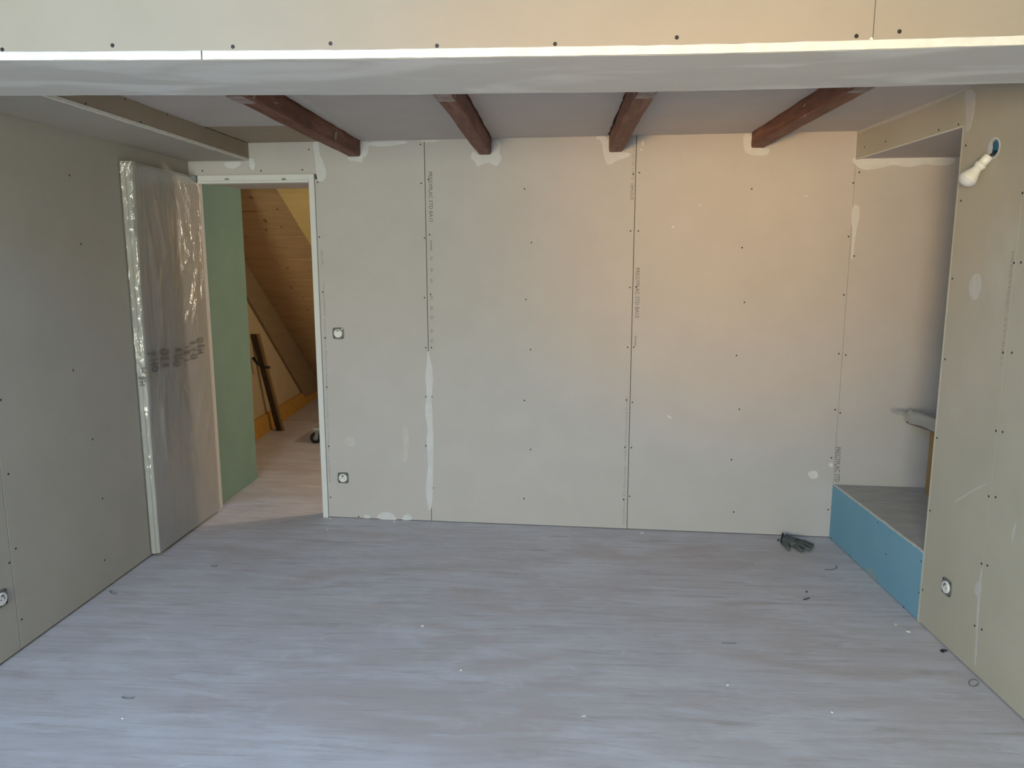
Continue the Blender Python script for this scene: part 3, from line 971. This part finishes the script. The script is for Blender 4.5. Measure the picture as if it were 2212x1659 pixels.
# sloping plank ceiling
SL = 0.6208
P0 = Vector((-2.742, 6.833, 1.335))
nvec = Vector((-TB * SL, SL, 1.0)).normalized()       # outward (up)
udir = Vector((1, TB, 0)).normalized()                # along the planks
ddir = nvec.cross(udir).normalized()                  # along the slope
if ddir.z > 0: ddir = -ddir
sl = tag(empty('ceiling_attic', P0), 'sloping pine plank ceiling of the attic room', 'ceiling', kind='structure')


def slope_pt(x, s):                                   # s metres down the slope from P0's contour
    return P0 + udir * ((x - P0.x)) + ddir * s


def slope_s(px):
    h_ = hit(px, tuple(nvec), nvec.dot(P0))
    return (h_ - P0).dot(ddir), h_.x


ss = [slope_s(p)[0] for p in ((600, 457), (600, 508), (600, 556), (610, 601), (620, 645))]
pitch = (ss[-1] - ss[0]) / 4
rows = [ss[0] + pitch * k for k in range(-5, 13)]
for k in range(len(rows) - 1):
    a, b = rows[k] + .0025, rows[k + 1] - .0025
    x0, x1 = -2.95, 1.3
    q = [slope_pt(x0, a), slope_pt(x1, a), slope_pt(x1, b), slope_pt(x0, b)]
    lift = nvec * RND.uniform(0, .0015)
    hexa('plank', [p + lift for p in q], [p + nvec * .02 for p in q], PINE, sl, bevel=.003)
q = [slope_pt(-2.95, rows[0]), slope_pt(1.3, rows[0]), slope_pt(1.3, rows[-1]), slope_pt(-2.95, rows[-1])]
hexa('slope_backing', [p + nvec * .021 for p in q], [p + nvec * .06 for p in q], STUD, sl)
for (px, py, r_) in ((543, 427, .012), (573, 477, .016), (575, 497, .010), (649, 467, .013), (608, 490, .008), (599, 452, .009), (621, 579, .010), (668, 519, .012),
                     (629, 622, .012), (665, 669, .009), (656, 645, .008), (598, 567, .007)):
    hpt = hit((px, py), tuple(nvec), nvec.dot(P0))
    disc('knot', hpt + nvec * .0005, -nvec, r_, .0012, KNOT, sl, seg=10, squash=1.4)
s0, x0_ = slope_s((630, 409)); s1, x1_ = slope_s((672, 502))
q = [slope_pt(x0_, rows[0]), slope_pt(1.25, rows[0]), slope_pt(1.25, s1 + .9), slope_pt(x1_ - .01, s1 + .9)]
hexa('lit_panel', [p - nvec * .03 for p in q], [p - nvec * .002 for p in q], PINE_LIT, sl)  # brightly lit surface on the slope, its light put into a paler panel
# closing surfaces of the attic room
tag(box('wall_attic_end', (-3.0, 9.3, 0), (1.5, 9.36, 2.5), BEIGEW), 'far low wall of the attic room', 'wall', kind='structure')
tag(box('wall_attic_right', (1.30, 4.46, 0), (1.36, 9.3, 2.5), BEIGEW), 'right hand wall of the attic room', 'wall', kind='structure')
tag(box('ceiling_attic_top', (-3.0, 4.75, 2.45), (1.5, 6.2, 2.5), BOARD_CEIL), 'flat ceiling over the attic side of the doorway', 'ceiling', kind='structure')

# ================================================================== THINGS
# ---------------------------------------------------------------- ceiling beams
BL = ['red-brown ceiling beam nearest the door, leftmost of four', 'red-brown ceiling beam second from the door, its end below a plaster splash',
      'red-brown ceiling beam third from the door, ending beside the right board joint', 'red-brown ceiling beam nearest the platform niche, rightmost of four']
for i, (xa, xb_) in enumerate(BX):
    b_ = tag(empty('ceiling_beam', ((xa + xb_) / 2, 3.3, 2.195)), BL[i], 'beam', 'exposed ceiling beams')
    zb_ = [2.1945, 2.192, 2.1935, 2.203][i]
    n = 26
    v, f = [], []
    ph = RND.uniform(0, 6)
    for k in range(n + 1):
        y = 2.425 + (yb((xa + xb_) / 2) - .001 - 2.425) * k / n
        w = .0016
        wob = .0025 * math.sin(ph + 5 * y)
        v += [(xa + wob + RND.uniform(-w, w), y, ZC + .0125), (xa + wob + RND.uniform(-w, w), y, zb_ + .006), (xa + wob + .006, y, zb_ + RND.uniform(-w, w)),
              (xb_ + wob - .006, y, zb_ + RND.uniform(-w, w)), (xb_ + wob + RND.uniform(-w, w), y, zb_ + .006), (xb_ + wob + RND.uniform(-w, w), y, ZC + .0125)]
    for k in range(n):
        for j in range(6):
            f.append((k * 6 + j, k * 6 + (j + 1) % 6, k * 6 + 6 + (j + 1) % 6, k * 6 + 6 + j))
    f += [(5, 4, 3, 2, 1, 0), tuple(n * 6 + j for j in range(6))]
    mk('timber', v, f, BEAMW, b_)
    # plaster ridges left on the beam under the bulkhead
    ys = 2.86
    for (ya, yb_, t) in ((ys - .03, ys + .008, .002), (ys + .022, ys + .038, .003), (ys + .060, ys + .098, .002)):
        pts = [(xa + .004, ya), ((xa + xb_) / 2, ya - .004), (xb_ - .004, ya), (xb_ - .004, yb_), ((xa + xb_) / 2, yb_ + .004), (xa + .004, yb_)]
        prism('plaster_ridge', [(x, y, zb_ + .0005) for x, y in jitter(pts, .002)], (0, 0, -1), t, SMEARB, b_)
    sx, sn = (xb_, 1) if i < 2 else (xa, -1)
    prism('plaster_ridge', [(sx, ys + .05, zb_ + .008), (sx, ys + .075, zb_ + .008), (sx, ys + .072, zb_ + .05), (sx, ys + .055, zb_ + .05)], (sn, 0, 0), .003, SMEARB, b_)

# splashes on the outer beams
def beam_mark(i, pix, side):
    x = BX[i][1] + .003 if side > 0 else BX[i][0] - .003
    b_ = [o for o in bpy.data.objects if o.name.startswith('ceiling_beam')][i]
    pts = [on_x(p, x) for p in pix]
    prism('plaster_splash', pts, (side, 0, 0), .002, SMEARB, b_)


beam_mark(0, [(722, 288), (726, 282), (729, 288), (725, 304), (722, 300)], 1)
beam_mark(0, [(590, 220), (600, 221), (600, 225), (592, 223)], 1)
beam_mark(3, [(1735, 229), (1741, 224), (1740, 228), (1736, 231)], -1)
beam_mark(3, [(1734, 251), (1741, 248), (1740, 251)], -1)


# ---------------------------------------------------------------- electrical mechanisms
def mechanism(name, c, n, label, kind):
    root = tag(empty(name, c), label, 'socket' if kind == 'socket' else 'switch')
    n = Vector(n).normalized()
    up = Vector((0, 0, 1))
    a = up.cross(n).normalized()
    def P(u, w, h): return Vector(c) + a * u + up * w + n * h
    # square metal support plate with cropped corners and a round opening
    s, cch, ri, seg = .0355, .011, .0265, 24
    outer = []
    for k in range(seg):
        t = 2 * math.pi * (k + .5) / seg
        cx, sy = math.cos(t), math.sin(t)
        m_ = min(s / max(abs(cx), 1e-6), s / max(abs(sy), 1e-6), (2 * s - cch) / (abs(cx) + abs(sy)))
        outer.append((cx * m_, sy * m_))
    inner = [(math.cos(2 * math.pi * (k + .5) / seg) * ri, math.sin(2 * math.pi * (k + .5) / seg) * ri) for k in range(seg)]
    v = [P(u, w, .0002) for u, w in outer] + [P(u, w, .0035) for u, w in outer] + [P(u, w, .0035) for u, w in inner] + [P(u, w, .0002) for u, w in inner]
    f = []
    for j in range(4):
        j2 = (j + 1) % 4
        f += [(j * seg + k, j * seg + (k + 1) % seg, j2 * seg + (k + 1) % seg, j2 * seg + k) for k in range(seg)]
    mk('support_plate', v, f, GREYP, root)
    ins = disc('insert', Vector(c) + n * .0004, n, .0258, .010, PLASTIC, root, seg=28)
    for sx, sy in ((-1, 1), (1, 1), (-1, -1), (1, -1)):
        disc('fixing_slot', P(sx * .027, sy * .027, .0035), n, .004, .001, WIREB, root, seg=10)
    if kind == 'socket':
        for u, w in ((-.0095, -.001), (.0095, -.001)):
            disc('pin_hole', P(u, w, .0100), n, .0032, .0006, WIREB, ins, seg=10)
        disc('earth_pin', P(0, .010, .0100), n, .0028, .008, GREYP, ins, seg=10)
        q = [P(-.008, .010, .0100), P(.008, .010, .0100), P(.008, .018, .0100), P(-.008, .018, .0100)]
        prism('label_plate', q, n, .0005, WIREG, ins)
    else:
        q = [P(-.010, .013, .0100), P(.010, .013, .0100), P(.009, .020, .0100), P(-.009, .020, .0100)]
        prism('label_plate', q, n, .0008, WIREG, ins)
        disc('claw_screw', P(.026, .026, .0045), n, .005, .003, PLASTIC, root, seg=10)
    return root


mechanism('switch_mechanism', on_back((731, 720)), N_BACK, 'uncovered white round switch at waist height right of the door frame', 'switch')
mechanism('power_socket', on_back((741.5, 1032)), N_BACK, 'uncovered white round socket low on the back wall near the door frame', 'socket')
mechanism('power_socket', on_right((2046, 1268)), N_RIGHT, 'uncovered white round socket low on the right wall beside the blue board', 'socket')
mechanism('power_socket', on_left((1, 1294)), N_LEFT, 'uncovered white socket low on the left wall, cut by the photo edge', 'socket')

# ---------------------------------------------------------------- bulb hanging on its wires from the right wall
lamp = tag(empty('wall_bulb', HOLE), 'bare white bulb hanging on wires from a hole in the right wall', 'lamp')
disc('junction_box', HOLE + Vector((.011, 0, 0)), N_RIGHT, .0315, .004, BLUEP, lamp, seg=18)
disc('box_rim', HOLE + N_RIGHT * -.0005, N_RIGHT, .0405, .0012, FILLER, lamp, seg=18, inner=.032)
prism('loose_cover', [HOLE + N_RIGHT * .001 + Vector((0, y, z)) for y, z in ((.030, .012), (.034, -.004), (.028, -.020), (.010, -.016), (.006, .004), (.012, .022), (.022, .026))], N_RIGHT, .0015, DOME, lamp)
AX0 = HOLE + Vector((-.012, .004, -.027))
tip_dir = Vector((-.083, .040, -.118)).normalized()


def lathe(name, prof_, m, parent, seg=24):
    a = tip_dir.orthogonal().normalized()
    b = tip_dir.cross(a)
    v, f = [], []
    for (t, r) in prof_:
        for k in range(seg):
            an = 2 * math.pi * k / seg
            v.append(AX0 + tip_dir * (t * .89) + (a * math.cos(an) + b * math.sin(an)) * (r * 1.10))
    for i in range(len(prof_) - 1):
        for k in range(seg):
            f.append((i * seg + k, i * seg + (k + 1) % seg, (i + 1) * seg + (k + 1) % seg, (i + 1) * seg + k))
    f.append(tuple(range(seg)))
    f.append(tuple(range((len(prof_) - 1) * seg, len(prof_) * seg))[::-1])
    return mk(name, v, f, m, parent, smooth=True)


lathe('lamp_holder', [(0, .001), (0, .0135), (.004, .0155), (.022, .0165), (.024, .0155), (.040, .0165), (.042, .0195), (.050, .0195), (.052, .0175), (.060, .0175)], PLASTIC, lamp)
bulb = lathe('bulb_body', [(.060, .0150), (.070, .0165), (.085, .0215), (.100, .0275), (.112, .0305), (.1155, .0312)], PLASTIC, lamp)
lathe('bulb_dome', [(.1155, .0312), (.117, .0308), (.126, .0290), (.134, .0245), (.141, .0175), (.145, .0090), (.146, .0005)], DOME, lamp)
for dz, m_ in ((.004, WIREB), (-.006, WIREB), (-.001, WIREG)):
    tube('wire', [HOLE + Vector((.008, dz, -.010)), HOLE + Vector((-.004, dz - .002, -.022)), AX0 + tip_dir * .004 + Vector((0, dz, 0))], .0032, m_, lamp, seg=7)

# ---------------------------------------------------------------- glove on the floor
def glove():
    r = on_floor((1712, 1172))
    root = tag(empty('work_glove', (r.x, r.y, 0)), 'dark grey knitted work glove lying at the foot of the back wall', 'glove')
    z = .017
    F = lambda px, py, zz=z: on_floor((px, py), zz)
    bm_v, bm_e, rad = [], [], []

    def add(p, r_):
        bm_v.append(p)
        rad.append(r_)
        return len(bm_v) - 1
    c0 = add(F(1690, 1163), .040)
    c1 = add(F(1698, 1166), .044)
    c2 = add(F(1708, 1168), .048)
    c3 = add(F(1720, 1172), .044)
    bm_e += [(c0, c1), (c1, c2), (c2, c3)]

    def finger(base, pts):
        pr = base
        for (px, py, zz, r_) in pts:
            k_ = add(F(px, py, zz), r_)
            bm_e.append((pr, k_))
            pr = k_
    finger(c3, [(1722, 1181, .016, .0125), (1728, 1186, .016, .0120), (1735, 1190.5, .012, .0110)])
    finger(c3, [(1733, 1179, .018, .0125), (1743, 1184, .019, .0120), (1752, 1188, .012, .0110)])
    finger(c3, [(1738, 1174, .017, .0120), (1748, 1179, .018, .0115), (1757, 1183, .012, .0105)])
    finger(c3, [(1739, 1169.5, .015, .0110), (1749, 1174, .014, .0105), (1758, 1178.5, .011, .0095)])
    finger(c1, [(1699, 1177, .016, .0140), (1702, 1182, .015, .0130), (1704.5, 1186.5, .012, .0115)])
    me = bpy.data.meshes.new('glove_body')
    me.from_pydata([tuple(Vector(p) - root.location) for p in bm_v], bm_e, [])
    o = bpy.data.objects.new('glove_body', me)
    COL.objects.link(o)
    o.modifiers.new('s', 'SKIN')
    for i, sv in enumerate(me.skin_vertices[0].data):
        flat = .62 if i < 4 else 1.0
        sv.radius = (rad[i], rad[i] * flat)
        sv.use_root = (i == 2)
    o.modifiers.new('u', 'SUBSURF').levels = 2
    bpy.context.view_layer.update()
    dg = bpy.context.evaluated_depsgraph_get()
    m2 = bpy.data.meshes.new_from_object(o.evaluated_get(dg))
    bpy.data.objects.remove(o)
    for v in m2.vertices:
        # flatten: an empty glove lies low
        zz = v.co.z
        v.co.z = max(.0008, zz if zz < .017 else .017 + (zz - .017) * .75)
    for p in m2.polygons: p.use_smooth = True
    m2.materials.clear()
    m2.materials.append(GLOVE)
    g = bpy.data.objects.new('glove_body', m2)
    COL.objects.link(g)
    g.parent = root
    # knitted cuff ring
    a, b = F(1691, 1156.5, .016), F(1688, 1172, .016)
    mid = (a + b) / 2
    half = (b - a) / 2
    pts = []
    for k_ in range(17):
        t = 2 * math.pi * k_ / 16
        p = mid + half * math.cos(t)
        p.z = .0215 + .017 * math.sin(t)
        pts.append(p)
    tube('cuff', pts, .0042, mat('glove_cuff', (0.022, 0.024, 0.025), rough=.9), root, seg=6, caps=False)
    disc('cuff_button', F(1681, 1167, .004), (0, 0, 1), .006, .004, WIREB, root, seg=10)
    return root


glove()

# ---------------------------------------------------------------- film covered table on the platform
tb_r = tag(empty('small_table', (2.10, 4.12, PZ)), 'small wooden table with a film-covered top, half hidden on the platform', 'table')
TZ = .735
lx = on_y((2003, 1000), 4.17).x
tA, tB = on_floor((1966, 911), TZ), on_floor((2015, 927), TZ)
tC = tA + (tB - tA) * 4.0
for (ax, ay) in ((lx, 4.12), (tC.x + .42, 4.12), (tC.x + .05, tC.y + .05), (tC.x + .42, tC.y + .05)):
    box('leg', (ax, ay, PZ - .0005), (ax + .05, ay + .05, TZ - .016), WOODT, tb_r, bevel=.003)
prism('table_top', [(tA.x, tA.y, TZ - .016), (tC.x, tC.y, TZ - .016), (tC.x + .5, tC.y, TZ - .016), (tC.x + .5, 4.175, TZ - .016), (tA.x, 4.175, TZ - .016)], (0, 0, 1), .016,
      mat('dark_table_edge', (0.16, 0.12, 0.10), (0.21, 0.165, 0.14), 14, .7), tb_r, bevel=.002)
nx, ny = 44, 20
v, f = [], []
for i in range(nx + 1):
    for j in range(ny + 1):
        u_, w_ = i / nx, j / ny
        if u_ < .25:
            e = Vector((tA.x, 4.165 + (tA.y - 4.165) * u_ / .25, 0))
        else:
            e = tA + (tC - tA) * ((u_ - .25) / .75)
        rise = min(1.0, w_ * 5) ** .6
        z = TZ + .003 + rise * (.030 + .020 * math.sin(math.pi * min(1, w_ * 2.2)) + .004 * math.sin(17 * u_ + 9 * w_) + .003 * math.sin(11 * u_ - 23 * w_))
        x = e.x - .008 + .48 * w_ * w_
        if j == 0: z = TZ - .004 - .004 * math.sin(31 * u_)
        v.append((x, e.y - (.004 if j == 0 else 0), z))
for i in range(nx):
    for j in range(ny):
        a = i * (ny + 1) + j
        f.append((a, a + 1, a + ny + 2, a + ny + 1))
mk('film_cover', v, f, FILM_T, tb_r, smooth=True)
# stiff flap of film sticking out to the left
v, f = [], []
for i in range(15):
    t = i / 14
    e = on_y((1925 + 50 * t, 886.0 + 5 * t + 1.0 * math.sin(9 * t)), 4.17)
    e2 = on_y((1926 + 49 * t, 892 + 15 * t), 4.14)
    v += [e + Vector((0, .014, -.002)), e, e2]
for i in range(14):
    for j in range(2):
        f.append((i * 3 + j, i * 3 + j + 1, i * 3 + j + 4, i * 3 + j + 3))
mk('film_flap', v, f, FILM_T, tb_r, smooth=True)

# ---------------------------------------------------------------- leaning board with a curved handle beyond the door
foot = on_floor((603, 931))
lb = tag(empty('leaning_board', (foot.x, foot.y, 0)), 'narrow dark board with a black curved handle leaning on the attic wall', 'board')
topp = on_far((540, 722)) + Vector((.034, 0, 0))
wv = Vector((0, 1, 0))
def bar(name, off, w, d, m, parent):
    a = foot + Vector((off, 0, .0)); b = topp + Vector((off, 0, 0))
    return hexa(name, [a, a + Vector((w, 0, 0)), a + Vector((w, d, 0)), a + Vector((0, d, 0))], [b, b + Vector((w, 0, 0)), b + Vector((w, d, 0)), b + Vector((0, d, 0))], m, parent, bevel=.002)
bar('dark_edge', -.028, .050, .03, WOODD, lb)
bar('pale_edge', .0225, .024, .03, WOODM, lb)
hp = [on_y(p, foot.y - .36) for p in ((546, 772), (553, 781), (561, 788), (570, 793), (583, 794))]
hp = [Vector((p.x + .0, p.y, p.z)) for p in hp]
tube('handle', hp, [.012, .014, .014, .013, .012], WIREB, lb, seg=8)

# ---------------------------------------------------------------- wheeled dolly just visible beside the frame
cw = on_floor((684, 957))
dl = tag(empty('tool_dolly', (cw.x, cw.y, 0)), 'black caster wheel of a low dolly beside the right door jamb', 'dolly')
tube('wheel', [(cw.x - .002, cw.y - .018, .050), (cw.x - .002, cw.y + .018, .050)], .0495, WIREB, dl, seg=20)
tube('hub', [(cw.x - .002, cw.y - .024, .050), (cw.x - .002, cw.y + .024, .050)], .022, GREYP, dl, seg=14)
prism('fork', [(cw.x - .01, cw.y - .022, .045), (cw.x + .015, cw.y - .022, .045), (cw.x + .045, cw.y - .022, .125), (cw.x + .0, cw.y - .022, .125)], (0, 1, 0), .004, GREYP, dl)
box('deck', (cw.x - .005, cw.y - .06, .125), (cw.x + .42, cw.y + .30, .150), mat('grey_deck', (.33, .32, .30)), dl, bevel=.004)
for dx, dy in ((.38, -.0), (.38, .25), (.03, .25)):
    tube('wheel', [(cw.x + dx, cw.y + dy - .018, .050), (cw.x + dx, cw.y + dy + .018, .050)], .0495, WIREB, dl, seg=16)
    box('fork', (cw.x + dx - .01, cw.y + dy - .024, .045), (cw.x + dx + .01, cw.y + dy - .02, .125), GREYP, dl)

# ---------------------------------------------------------------- plaster chips, offcuts of wire and other crumbs on the floor
def chip(px, label, r=.014, squash=.6, m=DUST, h=.004):
    c = on_floor(px)
    k_ = 9
    ph = RND.uniform(0, 6)
    pts = []
    for i in range(k_):
        t = 2 * math.pi * i / k_
        rr_ = r * RND.uniform(.7, 1.1)
        x, y = rr_ * math.cos(t), rr_ * squash * math.sin(t)
        pts.append((c.x + x * math.cos(ph * .2) - y * math.sin(ph * .2), c.y + x * math.sin(ph * .2) + y * math.cos(ph * .2)))
    v = [(x, y, .0) for x, y in pts] + [((x - c.x) * .82 + c.x, (y - c.y) * .82 + c.y, h * RND.uniform(.7, 1.2)) for x, y in pts]
    f = [tuple(range(k_ - 1, -1, -1)), tuple(range(k_, 2 * k_))] + [(i, (i + 1) % k_, k_ + (i + 1) % k_, k_ + i) for i in range(k_)]
    o = mk('plaster_chip', v, f, m, origin=(c.x, c.y, 0))
    return tag(o, label, 'plaster chip', 'plaster chips on the floor')


chip((1962, 1364), 'largest white plaster chip on the floor below the blue board', .014, .8)
chip((1935, 1349), 'small white plaster chip just left of the largest one by the blue board', .010, .6)
chip((1387, 1151), 'white plaster chip at the foot of the right board joint', .017, .9)
chip((1465, 1146), 'thin plaster crumb against the back wall left of the glove', .008, .7)
chip((913, 1352), 'white plaster chip alone on the left middle of the floor', .009, .8)
chip((852, 1128), 'bright plaster bead at the wall foot under the filled floor joint', .006, .8, h=.006)
chip((886, 1139), 'flat plaster splash on the floor below the left board joint', .022, 1.2, SMEAR, .0015)
chip((714, 1121), 'plaster bead at the foot of the right door jamb', .006, .8, h=.006)
chip((707, 1145), 'small plaster crumb in front of the right door jamb', .006, .7)
chip((1262, 1546), 'white plaster smudge low in the middle of the floor', .012, .7, DUST, .0015)
chip((1572, 1480), 'white plaster crumb on the floor right of the middle', .007, .8)
chip((996, 1448), 'plaster crumb beside the long scratch in the middle floor', .007, .7)
chip((1798, 1539), 'white plaster crumb on the floor towards the right wall', .006, .7)
chip((265, 1552), 'plaster crumb on the bluish floor at lower left', .005, .8)


def wire(name, pix, label, r=.0016, m=WIREB, cat='wire', z=None):
    pts = [on_floor(p, (z if z is not None else r + .0004)) for p in pix]
    c = sum(pts, Vector()) / len(pts)
    o = tube(name, pts, r, m, seg=6, origin=(c.x, c.y, 0))
    return tag(o, label, cat, 'wire offcuts on the floor')


wire('wire_offcut', [(1781, 1230), (1793, 1231), (1803, 1229), (1808, 1226), (1806, 1222)], 'bent wire offcut on the floor in front of the glove', .0018, GREYP)
wire('wire_offcut', [(1736, 1295), (1744, 1293), (1748, 1292)], 'short dark wire offcut right of the middle of the floor', .0022)
wire('wire_offcut', [(238, 1276), (240, 1281), (246, 1283), (252, 1281)], 'curled dark wire offcut near the foot of the left wall', .0022, GREYP)
wire('wire_offcut', [(263, 1506), (272, 1509), (281, 1509), (290, 1507)], 'thin wire offcut on the bluish floor at lower left', .0018, GREYP)
wire('wire_offcut', [(457, 1222), (464, 1224), (469, 1221)], 'tiny bent wire offcut in front of the wrapped door leaf', .0022, GREYP)
wire('nail', [(1559, 1389), (1575, 1389.5), (1591, 1390)], 'long thin nail lying flat on the floor right of the middle', .0013, GREYP, 'nail')
pts = [(2103 + 10.5 * math.cos(t * .4189), 1475 + 7.5 * math.sin(t * .4189)) for t in range(15)]
wire('wire_ring', pts, 'small loop of wire at the foot of the right wall', .0014, GREYP)
cl = on_floor((2039, 1408))
o = tube('cable_clip', [cl + Vector((math.cos(t) * .012, math.sin(t) * .008, .004)) for t in [k_ * .5 for k_ in range(10)]], .0035, WIREB, seg=6, origin=(cl.x, cl.y, 0))
tag(o, 'black cable clip at the foot of the right wall', 'clip')
sc_ = on_floor((1742.5, 1279))
o = disc('dropped_screw', (sc_.x, sc_.y, 0), (0, 0, 1), .005, .004, SCREW, seg=8)
tag(o, 'tiny dark screw on the floor above the short wire offcut', 'screw')
